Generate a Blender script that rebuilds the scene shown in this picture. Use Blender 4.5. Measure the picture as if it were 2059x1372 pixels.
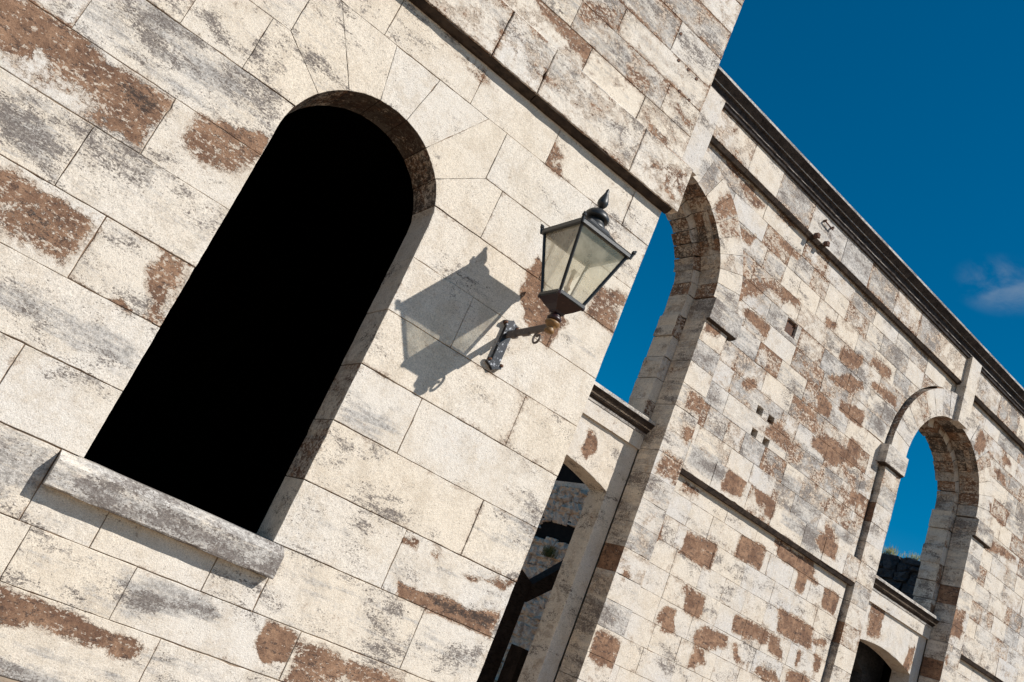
import bpy, math, random
from math import radians, sin, cos, pi, sqrt, atan2, hypot
from mathutils import Vector, Matrix, noise
from mathutils.geometry import delaunay_2d_cdt, tessellate_polygon

random.seed(7)
for o in list(bpy.data.objects):
    bpy.data.objects.remove(o)
SC = bpy.context.scene
COL = SC.collection
EYE = 1.65            # camera height; wall coordinates below are measured from eye level, then lifted

# ------------------------------------------------------------------ camera
YAW, PITCH, ROLL = radians(28.58), radians(18.428), radians(23.466)
fw = Vector((sin(YAW)*cos(PITCH), cos(YAW)*cos(PITCH), sin(PITCH)))
rt = Vector((cos(YAW), -sin(YAW), 0)); upv = rt.cross(fw)
RX = rt*cos(ROLL) + upv*sin(ROLL); UY = -rt*sin(ROLL) + upv*cos(ROLL)
cd = bpy.data.cameras.new('camera'); cam = bpy.data.objects.new('camera', cd); COL.objects.link(cam)
cd.sensor_width = 36; cd.lens = 30.228; cd.clip_start = .05; cd.clip_end = 5000
cam.matrix_world = Matrix(((RX.x, UY.x, -fw.x, 0), (RX.y, UY.y, -fw.y, 0), (RX.z, UY.z, -fw.z, EYE), (0, 0, 0, 1)))
SC.camera = cam

# ------------------------------------------------------------------ light
TO_SUN = Vector((.77, -1.0, 1.2)).normalized()
SUN_EL = math.asin(TO_SUN.z); SUN_AZ = atan2(TO_SUN.x, TO_SUN.y)
W = bpy.data.worlds.new('World'); SC.world = W; W.use_nodes = True
nt = W.node_tree; nt.nodes.clear()
wo = nt.nodes.new('ShaderNodeOutputWorld'); bg = nt.nodes.new('ShaderNodeBackground')
sky = nt.nodes.new('ShaderNodeTexSky'); sky.sky_type = 'NISHITA'; sky.sun_disc = False
sky.sun_elevation = SUN_EL; sky.sun_rotation = SUN_AZ
sky.altitude = 0; sky.air_density = 1.0; sky.dust_density = 0; sky.ozone_density = 4.0
bg.inputs[1].default_value = .070
# one small fair-weather wisp low in the sky
def wn(ty, **kw):
    n_ = nt.nodes.new('ShaderNode'+ty)
    for a_, v_ in kw.items(): setattr(n_, a_, v_)
    return n_
tc = wn('TexCoord'); CLD = Vector((.736, .4455, .5098)).normalized()
sb = wn('VectorMath', operation='SUBTRACT'); sb.inputs[1].default_value = CLD
ml = wn('VectorMath', operation='MULTIPLY'); ml.inputs[1].default_value = (1., 1., 1.7)
ln = wn('VectorMath', operation='LENGTH')
nt.links.new(tc.outputs['Generated'], sb.inputs[0]); nt.links.new(sb.outputs[0], ml.inputs[0]); nt.links.new(ml.outputs[0], ln.inputs[0])
n2 = wn('TexNoise'); n2.inputs['Scale'].default_value = 16; n2.inputs['Detail'].default_value = 6; n2.inputs['Roughness'].default_value = .6; n2.inputs['Distortion'].default_value = .25
nt.links.new(ml.outputs[0], n2.inputs[0])
r1 = wn('MapRange', interpolation_type='SMOOTHSTEP'); r1.inputs[1].default_value = .012; r1.inputs[2].default_value = .055; r1.inputs[3].default_value = 1; r1.inputs[4].default_value = 0
r2 = wn('MapRange', interpolation_type='SMOOTHSTEP'); r2.inputs[1].default_value = .36; r2.inputs[2].default_value = .70
nt.links.new(ln.outputs['Value'], r1.inputs[0]); nt.links.new(n2.outputs[0], r2.inputs[0])
mm = wn('Math', operation='MULTIPLY'); nt.links.new(r1.outputs[0], mm.inputs[0]); nt.links.new(r2.outputs[0], mm.inputs[1])
m3 = wn('Math', operation='MULTIPLY'); m3.inputs[1].default_value = .27; nt.links.new(mm.outputs[0], m3.inputs[0])
gam = nt.nodes.new('ShaderNodeHueSaturation'); gam.inputs['Saturation'].default_value = 1.5; gam.inputs['Hue'].default_value = .488; gam.inputs['Value'].default_value = 1.0
nt.links.new(sky.outputs[0], gam.inputs['Color'])
mixc = nt.nodes.new('ShaderNodeMixRGB'); mixc.inputs[2].default_value = (5.8, 6.2, 6.4, 1)
nt.links.new(m3.outputs[0], mixc.inputs[0]); nt.links.new(gam.outputs[0], mixc.inputs[1])
nt.links.new(mixc.outputs[0], bg.inputs[0]); nt.links.new(bg.outputs[0], wo.inputs[0])
sl = bpy.data.lights.new('sun', 'SUN'); sl.energy = 5.0; sl.angle = radians(.53); sl.color = (1, .955, .89)
sun = bpy.data.objects.new('sun', sl); COL.objects.link(sun)
sun.rotation_euler = TO_SUN.to_track_quat('Z', 'Y').to_euler(); sun.location = (12, -15, 20)
SC.view_settings.view_transform = 'Standard'; SC.view_settings.look = 'None'
SC.view_settings.exposure = .31; SC.view_settings.gamma = 1
SC.view_settings.use_curve_mapping = False

# ------------------------------------------------------------------ surface wear traced on the walls (wall metres)
W1_BROWN=[
([(-0.93,1.95),(-0.71,2.01),(0.12,1.99),(0.11,1.63),(-0.74,1.62)],0.84,0.060),
([(-0.82,1.68),(-0.45,1.83),(-0.03,1.72),(-0.25,1.62),(-0.77,1.59)],-0.30,0.050),
([(0.26,2.02),(0.37,2.05),(0.67,2.11),(0.67,1.88),(0.56,1.78),(0.41,1.74),(0.21,1.82)],0.72,0.060),
([(0.37,2.05),(0.66,2.15),(0.67,2.01),(0.34,1.98)],0.95,0.020),
([(-0.55,1.19),(0.12,1.21),(0.14,0.85),(-0.07,0.87),(-0.35,0.84)],0.72,0.070),
([(0.46,1.22),(0.64,1.22),(0.65,0.83),(0.56,0.83),(0.54,0.94),(0.44,1.07)],0.74,0.060),
([(0.37,0.84),(0.43,0.88),(0.54,0.81),(0.41,0.82)],0.80,0.020),
([(0.55,-0.65),(0.87,-0.65),(1.19,-0.68),(1.49,-0.68),(1.40,-0.82),(1.08,-0.79),(0.85,-0.80),(0.67,-0.86)],0.84,0.050),
([(1.97,-0.36),(2.19,-0.37),(2.20,-0.54),(2.05,-0.60),(1.97,-0.50)],0.95,0.025),
([(2.21,-0.38),(3.13,-0.40),(2.22,-0.67)],0.80,0.040),
([(2.64,0.14),(2.78,0.12),(3.06,0.17),(3.26,0.16),(3.49,0.22),(3.47,0.03),(3.11,0.04),(2.70,0.04)],0.90,0.035),
([(3.04,0.33),(3.49,0.44),(3.46,0.35),(3.14,0.31)],0.78,0.020),
([(2.39,3.40),(2.53,3.36),(2.55,3.19),(2.40,3.17)],0.70,0.030),
([(2.61,2.26),(2.63,2.61),(2.83,2.35),(3.10,2.26),(3.01,1.99),(2.73,2.08)],0.80,0.030),
([(3.18,2.67),(3.49,2.75),(3.50,2.39),(3.20,2.40)],0.70,0.050),
([(3.02,3.09),(3.38,3.11),(3.32,2.96),(3.04,2.96)],0.55,0.050),
([(3.06,3.76),(3.55,3.95),(3.65,3.62),(3.41,3.59),(3.05,3.63)],0.66,0.060),
([(1.73,4.25),(2.34,4.27),(2.36,4.12),(1.90,4.16)],0.72,0.020),
([(2.10,4.56),(2.47,4.77),(2.49,4.54),(2.12,4.31)],0.60,0.050),
([(2.55,4.39),(3.11,4.52),(3.12,4.30),(2.69,4.23)],0.58,0.060),
([(3.06,4.12),(3.34,4.10),(3.30,4.00),(3.09,4.01)],0.85,0.030),
([(3.24,4.44),(3.48,4.39),(3.43,4.31),(3.27,4.36)],0.75,0.020),
([(2.52,0.38),(2.69,0.41),(2.69,0.35),(2.59,0.34)],0.80,0.015),
([(2.79,0.38),(2.88,0.41),(2.88,0.35),(2.79,0.34)],0.70,0.015),
([(1.57,3.53),(1.87,3.40),(1.83,3.35),(1.38,3.39),(1.23,3.43)],0.45,0.030),
([(2.99,5.22),(3.21,5.30),(3.20,5.18)],0.60,0.030)]
W1_GREY=[
([(-0.60,2.15),(0.38,3.03),(0.58,2.40),(0.10,2.02),(-0.41,2.06)],0.30,0.150),
([(-0.24,0.65),(0.08,0.78),(0.67,0.70),(0.67,0.45),(0.13,0.51),(-0.15,0.47)],0.60,0.100),
([(-0.72,1.50),(-0.29,1.55),(-0.16,1.25),(-0.56,1.21)],0.30,0.100),
([(0.88,3.70),(3.40,6.06),(3.53,4.64),(3.58,4.00),(2.99,3.62),(1.70,3.65)],0.36,0.080),
([(1.97,3.97),(3.05,3.96),(3.01,3.69),(2.10,3.61)],0.30,0.050),
([(0.14,-0.04),(0.55,0.03),(0.54,-0.23),(0.29,-0.31)],0.50,0.100),
([(1.10,-0.39),(1.59,-0.34),(1.71,-0.44),(1.25,-0.60)],0.52,0.060),
([(0.67,-0.98),(1.19,-0.99),(0.75,-1.13)],0.80,0.050),
([(2.93,-0.01),(3.46,0.01),(3.48,-0.29),(2.93,-0.33)],0.45,0.100),
([(1.77,1.03),(2.17,1.06),(2.16,0.78),(1.85,0.80)],0.40,0.100),
([(1.96,0.32),(2.38,0.37),(2.28,0.13),(1.90,0.17)],0.40,0.100),
([(3.30,0.94),(3.59,0.95),(3.57,0.68),(3.22,0.65)],0.35,0.100),
([(3.10,2.22),(3.48,2.30),(3.45,2.03),(3.03,2.05)],0.40,0.080)]
W1_DARK=[
([(-0.30,1.95),(0.09,1.98),(0.11,1.78),(-0.11,1.82)],0.85,0.060),
([(0.17,1.83),(0.35,1.86),(0.69,1.93),(0.55,1.72)],0.60,0.050),
([(-0.25,1.09),(-0.02,1.10),(0.05,0.89),(-0.17,0.90)],0.75,0.060),
([(2.67,0.14),(3.47,0.20),(3.47,0.04),(3.01,0.05)],0.85,0.050),
([(0.83,-0.76),(1.28,-0.73),(1.22,-0.80),(0.90,-0.79)],0.50,0.050),
([(2.34,-0.40),(3.11,-0.37),(2.50,-0.56)],0.35,0.060),
([(0.50,1.03),(0.61,0.98),(0.62,0.86)],0.50,0.050),
([(1.99,4.44),(2.44,4.52),(2.21,4.32)],0.50,0.050)]
W2_BROWN=[
([(8.91,3.58),(9.44,3.62),(9.47,3.25),(8.96,3.20)],0.72,0.050),
([(9.69,3.46),(10.13,3.46),(10.10,3.31),(9.68,3.26)],0.75,0.050),
([(10.42,4.00),(10.96,4.04),(10.95,3.64),(10.41,3.62)],0.90,0.050),
([(10.13,2.77),(10.89,2.80),(10.87,2.39),(10.12,2.38)],0.85,0.050),
([(11.36,3.19),(12.03,3.22),(12.07,2.82),(11.36,2.81)],1.00,0.050),
([(9.52,2.76),(9.63,2.43),(9.51,2.36)],1.00,0.050),
([(9.04,4.04),(9.37,4.16),(9.62,4.07),(9.34,3.96),(9.07,4.04)],0.80,0.050),
([(12.35,3.37),(13.39,3.50),(13.47,3.24),(13.67,3.19),(13.36,3.12),(13.29,2.83),(13.07,2.83),(13.05,3.18),(12.41,3.20)],1.00,0.050),
([(13.88,3.19),(14.39,3.23),(14.37,2.84),(13.90,2.84)],0.95,0.050),
([(10.25,1.97),(10.54,1.93),(10.99,1.96),(11.00,1.61),(10.58,1.60),(10.55,1.87)],0.95,0.050),
([(12.81,2.43),(13.89,2.42),(13.95,2.08),(12.91,2.05)],0.90,0.050),
([(10.14,1.55),(10.47,1.54),(10.44,1.40),(10.58,1.28),(10.54,1.21),(10.28,1.18),(10.20,1.30),(10.07,1.20)],1.00,0.050),
([(11.77,1.97),(12.75,1.99),(12.80,1.73),(11.79,1.69)],0.90,0.050),
([(10.97,1.39),(11.10,1.52),(11.41,1.59),(11.76,1.59),(11.81,1.41),(11.39,1.22),(11.00,1.19)],0.90,0.050),
([(12.76,1.97),(13.22,1.98),(12.93,1.85),(13.23,1.80),(13.23,1.64),(12.84,1.65)],0.95,0.050),
([(11.89,1.55),(12.08,1.52),(12.22,1.32),(12.51,1.33),(12.48,1.23),(12.11,1.25)],0.95,0.050),
([(11.07,1.13),(11.31,1.17),(11.46,1.02),(11.28,0.97),(11.08,0.83)],1.00,0.050),
([(8.89,0.76),(9.43,0.74),(9.44,0.31),(8.91,0.32)],0.90,0.050),
([(12.73,1.40),(13.21,1.43),(13.41,1.27),(12.98,1.21),(12.60,1.25)],0.95,0.050),
([(13.51,1.55),(14.00,1.63),(14.37,1.55),(13.51,1.30)],0.95,0.050),
([(13.60,1.95),(13.73,1.97),(13.77,1.84),(13.73,1.67),(13.59,1.71)],0.95,0.050),
([(13.93,2.29),(14.40,2.37),(14.35,2.21),(13.94,2.17)],0.90,0.050),
([(14.09,2.03),(14.36,2.00),(14.37,1.72),(14.13,1.79)],0.90,0.050),
([(8.98,1.64),(9.09,1.70),(9.29,1.66),(9.06,1.59)],0.90,0.050),
([(10.78,4.90),(11.54,5.27),(11.63,5.14),(12.13,5.16),(12.03,4.91),(11.62,4.91),(11.07,4.92)],0.62,0.050),
([(12.73,5.71),(13.38,5.74),(13.44,5.99),(13.72,6.01),(13.89,5.81),(13.74,5.51),(13.37,5.45),(13.25,5.27),(12.36,5.30),(12.35,5.44)],0.85,0.050),
([(11.13,4.02),(11.48,4.02),(11.78,4.02),(11.83,3.67),(11.66,3.64),(11.52,3.80),(11.31,3.76)],0.85,0.050),
([(13.06,3.85),(13.31,4.01),(13.76,4.05),(13.80,3.69),(13.35,3.65)],0.95,0.050),
([(13.38,4.28),(13.56,4.27),(13.92,4.08),(13.46,4.05)],0.85,0.050),
([(13.91,5.15),(14.37,5.18),(14.35,4.99),(13.91,4.92)],0.90,0.050),
([(12.11,3.47),(12.72,3.47),(12.73,3.26),(12.38,3.22)],0.85,0.050),
([(8.90,5.93),(9.28,5.95),(9.25,5.78),(8.97,5.72)],0.85,0.050),
([(9.48,7.09),(10.10,7.48),(11.00,7.56),(10.95,7.40),(10.60,7.27),(10.17,7.25),(9.98,7.08),(9.51,6.64),(9.45,6.92)],0.66,0.050),
([(9.48,6.63),(9.87,6.68),(10.48,6.69),(10.45,6.43),(9.96,6.49)],0.85,0.050),
([(8.98,4.69),(9.46,4.73),(9.47,4.45),(9.02,4.48)],0.75,0.050),
([(8.96,4.13),(9.07,4.25),(9.46,4.19),(9.60,4.05),(9.31,4.09)],0.80,0.050),
([(11.78,7.64),(12.11,7.71),(12.08,7.58),(11.84,7.53)],1.00,0.050),
([(11.55,5.82),(11.75,5.93),(12.37,5.95),(12.34,5.83),(11.83,5.76)],0.80,0.050),
([(12.13,6.28),(12.69,6.30),(12.70,6.01),(12.30,6.02)],0.90,0.050),
([(12.33,6.77),(12.91,6.99),(13.03,6.72),(12.38,6.66)],0.80,0.050),
([(11.28,5.22),(11.54,5.43),(11.55,5.23),(12.11,5.17),(12.04,4.98),(10.92,5.00)],0.68,0.050),
([(12.71,5.69),(13.36,5.76),(13.45,5.58),(12.66,5.43)],0.85,0.050),
([(9.78,5.50),(10.18,5.44),(10.54,5.78),(10.59,5.51),(10.21,5.38)],0.70,0.050),
([(8.17,7.74),(8.43,8.17),(8.67,8.12),(8.75,7.88),(8.41,7.54)],0.75,0.050),
([(8.41,7.54),(8.78,7.90),(9.04,7.59),(8.60,7.30)],0.50,0.050),
([(8.94,7.81),(9.44,7.93),(9.38,7.67),(9.09,7.65)],0.80,0.050),
([(9.98,8.29),(10.68,8.32),(10.58,8.17),(10.02,8.14)],0.90,0.050),
([(8.52,8.58),(8.87,8.70),(9.15,8.62),(9.40,8.59),(9.35,8.37),(8.88,8.38)],0.75,0.050),
([(9.28,8.68),(10.34,8.75),(10.35,8.64),(9.87,8.61)],0.85,0.050),
([(8.17,8.69),(8.55,8.75),(8.86,8.72),(8.52,8.58),(8.22,8.59)],0.75,0.050),
([(10.19,7.70),(10.49,7.67),(10.40,7.61)],0.90,0.050),
([(12.41,7.36),(13.19,7.57),(13.13,7.35),(12.98,7.22),(12.50,7.19)],0.95,0.050),
([(13.25,7.68),(13.80,7.79),(14.16,7.80),(14.07,7.52),(13.63,7.53)],0.85,0.050),
([(12.32,6.73),(12.85,7.07),(13.33,7.14),(13.41,7.04),(13.11,6.73),(12.33,6.65)],0.80,0.050),
([(13.59,7.32),(14.59,7.36),(14.53,7.16),(14.02,7.17),(13.61,7.21)],0.90,0.050),
([(12.25,6.28),(12.69,6.31),(12.64,6.01),(12.30,5.99)],0.95,0.050),
([(12.83,6.50),(13.64,6.63),(13.69,6.29),(12.87,6.32)],0.90,0.050),
([(12.71,5.72),(13.40,5.77),(13.38,5.94),(13.77,6.05),(13.90,5.79),(13.75,5.53),(13.07,5.43),(12.67,5.48)],0.70,0.050),
([(17.48,8.18),(17.84,8.25),(17.92,7.84),(17.66,7.57),(17.43,7.66)],0.90,0.050),
([(17.85,8.01),(18.37,7.95),(18.34,7.79)],0.90,0.050),
([(18.96,8.23),(19.28,8.20),(19.40,8.05),(18.87,8.07)],0.90,0.050),
([(18.65,7.76),(19.13,7.83),(19.37,7.53),(18.83,7.59)],0.85,0.050),
([(18.55,6.88),(18.87,6.92),(18.89,6.66),(18.65,6.64)],0.95,0.050),
([(19.39,7.12),(19.75,7.12),(19.73,6.94)],0.95,0.050),
([(19.03,6.79),(19.57,6.82),(19.54,6.66)],0.85,0.050),
([(19.12,6.25),(20.53,6.32),(20.39,6.15),(19.66,6.06),(19.06,5.94)],0.75,0.050),
([(17.94,4.29),(18.61,4.41),(18.58,3.76),(18.16,3.72)],0.80,0.050),
([(18.05,3.26),(18.29,3.34),(18.29,3.17)],0.95,0.050)]
W2_GREY=[
([(9.48,4.01),(10.41,4.02),(10.41,3.62),(9.52,3.66)],0.90,0.120),
([(11.87,4.02),(13.38,4.06),(13.08,3.66),(12.05,3.70)],0.80,0.120),
([(11.75,4.58),(12.73,4.65),(12.74,4.36),(11.85,4.36)],0.75,0.120),
([(13.44,5.40),(14.44,5.51),(14.26,5.18),(13.50,5.18)],0.80,0.120),
([(13.18,4.27),(14.39,4.43),(14.42,4.07),(13.50,4.17)],0.60,0.120),
([(7.50,8.33),(8.02,8.33),(8.07,7.81),(7.66,7.92)],0.70,0.120),
([(9.15,7.52),(9.82,7.57),(9.80,7.21),(9.27,7.28)],0.60,0.120),
([(9.48,5.96),(10.28,6.00),(10.24,5.78),(9.54,5.70)],0.70,0.120),
([(14.12,7.88),(14.92,8.03),(14.80,7.55),(14.19,7.58)],0.60,0.120),
([(13.70,6.78),(14.58,7.14),(14.34,6.48),(13.78,6.33)],0.60,0.120)]

# ------------------------------------------------------------------ helpers
def pip(x, y, P):
    c = False; n = len(P); j = n-1
    for i in range(n):
        if (P[i][1] > y) != (P[j][1] > y) and x < (P[j][0]-P[i][0])*(y-P[i][1])/(P[j][1]-P[i][1])+P[i][0]: c = not c
        j = i
    return c
def pdist(x, y, P):
    b = 1e9; n = len(P)
    for i in range(n):
        ax, ay = P[i]; bx, by = P[(i+1) % n]; dx, dy = bx-ax, by-ay; L = dx*dx+dy*dy
        t = 0 if L == 0 else max(0, min(1, ((x-ax)*dx+(y-ay)*dy)/L))
        b = min(b, hypot(x-ax-t*dx, y-ay-t*dy))
    return b
class Field:
    def __init__(s, L):
        s.L = [(p, a, q, min(v[0] for v in p)-q*2, max(v[0] for v in p)+q*2, min(v[1] for v in p)-q*2, max(v[1] for v in p)+q*2) for p, a, q in L]
    def __call__(s, x, y):
        r = 0; neg = 0
        for p, a, q, x0, x1, y0, y1 in s.L:
            if x < x0 or x > x1 or y < y0 or y > y1: continue
            d = pdist(x, y, p)
            if not pip(x, y, p): d = -d
            t = max(0, min(1, .5+d/(2*q))); t = t*t*(3-2*t)
            if a < 0: neg += a*t
            else: r = max(r, a*t)
        return max(0, r+neg)
F1B, F1G, F1D, F2B, F2G = Field(W1_BROWN), Field(W1_GREY), Field(W1_DARK), Field(W2_BROWN), Field(W2_GREY)

def inset(P, d):
    n = len(P); out = []
    for i in range(n):
        ax, ay = P[i-1]; bx, by = P[i]; cx, cy = P[(i+1) % n]
        e1 = Vector((bx-ax, by-ay)); e2 = Vector((cx-bx, cy-by))
        if e1.length < 1e-7 or e2.length < 1e-7: out.append((bx, by)); continue
        e1.normalize(); e2.normalize()
        n1_ = Vector((-e1.y, e1.x)); n2_ = Vector((-e2.y, e2.x)); m = n1_+n2_
        if m.length < 1e-4: out.append((bx+n1_.x*d, by+n1_.y*d)); continue
        m.normalize(); k = d/max(.45, m.dot(n1_))
        out.append((bx+m.x*k, by+m.y*k))
    return out
def area(P):
    return sum(P[i-1][0]*P[i][1]-P[i][0]*P[i-1][1] for i in range(len(P)))/2
def resample(P, h):
    out = []
    for i in range(len(P)):
        a = P[i]; b = P[(i+1) % len(P)]; L = hypot(b[0]-a[0], b[1]-a[1]); n = max(1, int(round(L/h)))
        for k in range(n): out.append((a[0]+(b[0]-a[0])*k/n, a[1]+(b[1]-a[1])*k/n))
    return out
def link(name, me, parent=None, mat=None, loc=None):
    o = bpy.data.objects.new(name, me); COL.objects.link(o)
    if mat: me.materials.append(mat)
    if parent: o.parent = parent
    if loc: o.location = loc
    return o
def mesh(name, V, Fc, wear=None, smooth=None):
    me = bpy.data.meshes.new(name); me.from_pydata(V, [], Fc)
    if wear:
        a = me.attributes.new('wear', 'FLOAT_COLOR', 'POINT')
        a.data.foreach_set('color', [c for w in wear for c in w])
    if smooth is not None:
        me.polygons.foreach_set('use_smooth', [False]*len(Fc))
    me.update(); return me
def empty(name, loc=(0, 0, 0), rz=0):
    o = bpy.data.objects.new(name, None); COL.objects.link(o); o.location = loc; o.rotation_euler.z = rz
    o.empty_display_size = .3; return o
def tag(o, label, cat, group=None):
    o['label'] = label; o['category'] = cat
    if group: o['group'] = group
    return o

FRONT = lambda u, v, d: (u, d, v)                 # wall facing the camera: u along, v up, d into the wall
def stone(name, P, y, depth, parent, mat, wear, h=.04, gap=.007, proud=0, rough=.002, chip=.004, bev=.006, holes=(), frame=FRONT, seed=None, side=None):
    """one dressed stone: polygon P (counter-clockwise) in the wall plane, arrises worn round, joint gap left open"""
    rnd = random.Random(seed if seed is not None else random.random())
    if area(P) < 0: P = P[::-1]
    Q = inset(P, gap/2)
    B = resample(Q, h)
    nB = len(B); sd = rnd.random()*50
    J = []
    m = inset(B, 1.0)
    for i, (x, z) in enumerate(B):
        t = noise.noise(Vector((x*9+sd, z*9, sd)))*.6 + noise.noise(Vector((x*31, z*31+sd, 3)))*.4
        k = chip*max(0, t*1.6+.25) + (chip*3*max(0, t-.38)*2)
        J.append((x+(m[i][0]-x)*k, z+(m[i][1]-z)*k))
    B = J
    ring = inset(B, bev)
    pts = list(B)
    inner = inset(B, bev*2.2)
    hp = []
    for hx0, hz0, hx1, hz1 in holes: hp.append([(hx0, hz0), (hx1, hz0), (hx1, hz1), (hx0, hz1)])
    for p in ring:
        if pip(p[0], p[1], B): pts.append(p)
    x0 = min(p[0] for p in B); x1 = max(p[0] for p in B); z0 = min(p[1] for p in B); z1 = max(p[1] for p in B)
    nx = max(1, int((x1-x0)/h)); nz = max(1, int((z1-z0)/h))
    for i in range(1, nx):
        for j in range(1, nz):
            x = x0+(x1-x0)*i/nx; z = z0+(z1-z0)*j/nz
            if pip(x, z, inner) and not any(a[0][0]-.01 < x < a[2][0]+.01 and a[0][1]-.01 < z < a[2][1]+.01 for a in hp): pts.append((x, z))
    edges = [(i, (i+1) % nB) for i in range(nB)]
    hidx = []
    for a in hp:
        s = len(pts); pts += a; edges += [(s+i, s+(i+1) % 4) for i in range(4)]; hidx.append(list(range(s, s+4)))
    r = delaunay_2d_cdt([Vector(p) for p in pts], edges, [], 0, 1e-6)
    vs = r[0]; tris = []
    for t in r[2]:
        cx = sum(vs[i].x for i in t)/3; cz = sum(vs[i].y for i in t)/3
        if not pip(cx, cz, B): continue
        if any(pip(cx, cz, a) for a in hp): continue
        tris.append(tuple(t))
    orig = {}
    for i, ov in enumerate(r[3]):
        for q in ov: orig[q] = i
    bi = [orig[i] for i in range(nB)]; bset = set(bi)
    ox, oz = (x0+x1)/2, (z0+z1)/2
    c0 = Vector(frame(ox, oz, y))
    V = []; Wr = []
    for i, v in enumerate(vs):
        d = -proud + rough*noise.noise(Vector((v.x*6+sd, v.y*6, 1)))*2 + rough*noise.noise(Vector((v.x*22, v.y*22, sd)))
        if i in bset: d += bev*.8
        V.append(tuple(Vector(frame(v.x, v.y, y+d))-c0)); Wr.append(wear(v.x, v.y))
    nf = len(tris); Fs = list(tris); off = {}; fr_ = {i: i for i in bi}
    if side:
        for i in bi: fr_[i] = len(V); V.append(V[i]); Wr.append(side)
    for i in bi:
        off[i] = len(V); v = vs[i]; V.append(tuple(Vector(frame(v.x, v.y, y+depth))-c0)); Wr.append(side or Wr[i])
    for k in range(nB):
        a, b = bi[k], bi[(k+1) % nB]
        if a != b: Fs.append((fr_[b], fr_[a], off[a], off[b]))
    for q in hidx:
        ids = [orig[i] for i in q]; bk = []
        for i in ids:
            bk.append(len(V)); v = vs[i]; V.append(tuple(Vector(frame(v.x, v.y, y+.30))-c0)); Wr.append((.75, .6, .9, .5))
        for k in range(4): Fs.append((ids[k], ids[(k+1) % 4], bk[(k+1) % 4], bk[k]))
        Fs.append(tuple(bk))
    me = mesh(name, V, Fs, Wr, nf)
    return link(name, me, parent, mat, c0)

def plate(name, outer, holes, y0, y1, parent, mat, frame=FRONT, wear=(.2, .3, .1, .5)):
    """wall core with openings, extruded from y0 to y1"""
    loops = [outer]+holes; flat = [p for L in loops for p in L]
    tri = tessellate_polygon([[Vector((p[0], p[1], 0)) for p in L] for L in loops])
    n = len(flat); V = [frame(p[0], p[1], y0) for p in flat]+[frame(p[0], p[1], y1) for p in flat]
    Fs = []
    for t in tri:
        a, b, c = [Vector(flat[i]) for i in t]
        if (b-a).cross(c-a) < 0: t = t[::-1]
        Fs.append(tuple(t)); Fs.append(tuple(i+n for i in t[::-1]))
    s = 0
    for li, L in enumerate(loops):
        m_ = len(L); ccw = area(L) > 0
        for i in range(m_):
            a, b = s+i, s+(i+1) % m_
            f = (b, a, a+n, b+n) if (ccw == (li == 0)) else (a, b, b+n, a+n)
            Fs.append(f)
        s += m_
    return link(name, mesh(name, V, Fs, [wear]*len(V)), parent, mat)

def prism(name, prof, s0, s1, y, parent, mat, wear=lambda s: (.1, .5, .2, .5), jit=.0, step=.08, mats=None, seed=0):
    """moulding: profile (projection out of the wall, height) run along the wall from s0 to s1"""
    n = max(1, int((s1-s0)/step)); V = []; Wr = []; Fs = []; m_ = len(prof); mi = []
    for i in range(n+1):
        s = s0+(s1-s0)*i/n; w = wear(s)
        for k, (p, z) in enumerate(prof):
            t = jit*noise.noise(Vector((s*7+seed, k*3.1, seed))) if 0 < i < n else 0
            V.append((s-(s0+s1)/2, -p+t*(p > .01), z-prof[0][1]+t*.7)); Wr.append(w)
    for i in range(n):
        for k in range(m_):
            a = i*m_+k; b = i*m_+(k+1) % m_
            Fs.append((a, a+m_, b+m_, b)); mi.append(0 if not mats else mats[k])
    Fs.append(tuple(range(m_))); Fs.append(tuple(n*m_+k for k in reversed(range(m_)))); mi += [0, 0]
    me = mesh(name, V, Fs, Wr)
    o = link(name, me, parent, None, ((s0+s1)/2, y, prof[0][1]))
    for q in (mat if isinstance(mat, (list, tuple)) else [mat]): me.materials.append(q)
    me.polygons.foreach_set('material_index', mi)
    return o

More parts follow.
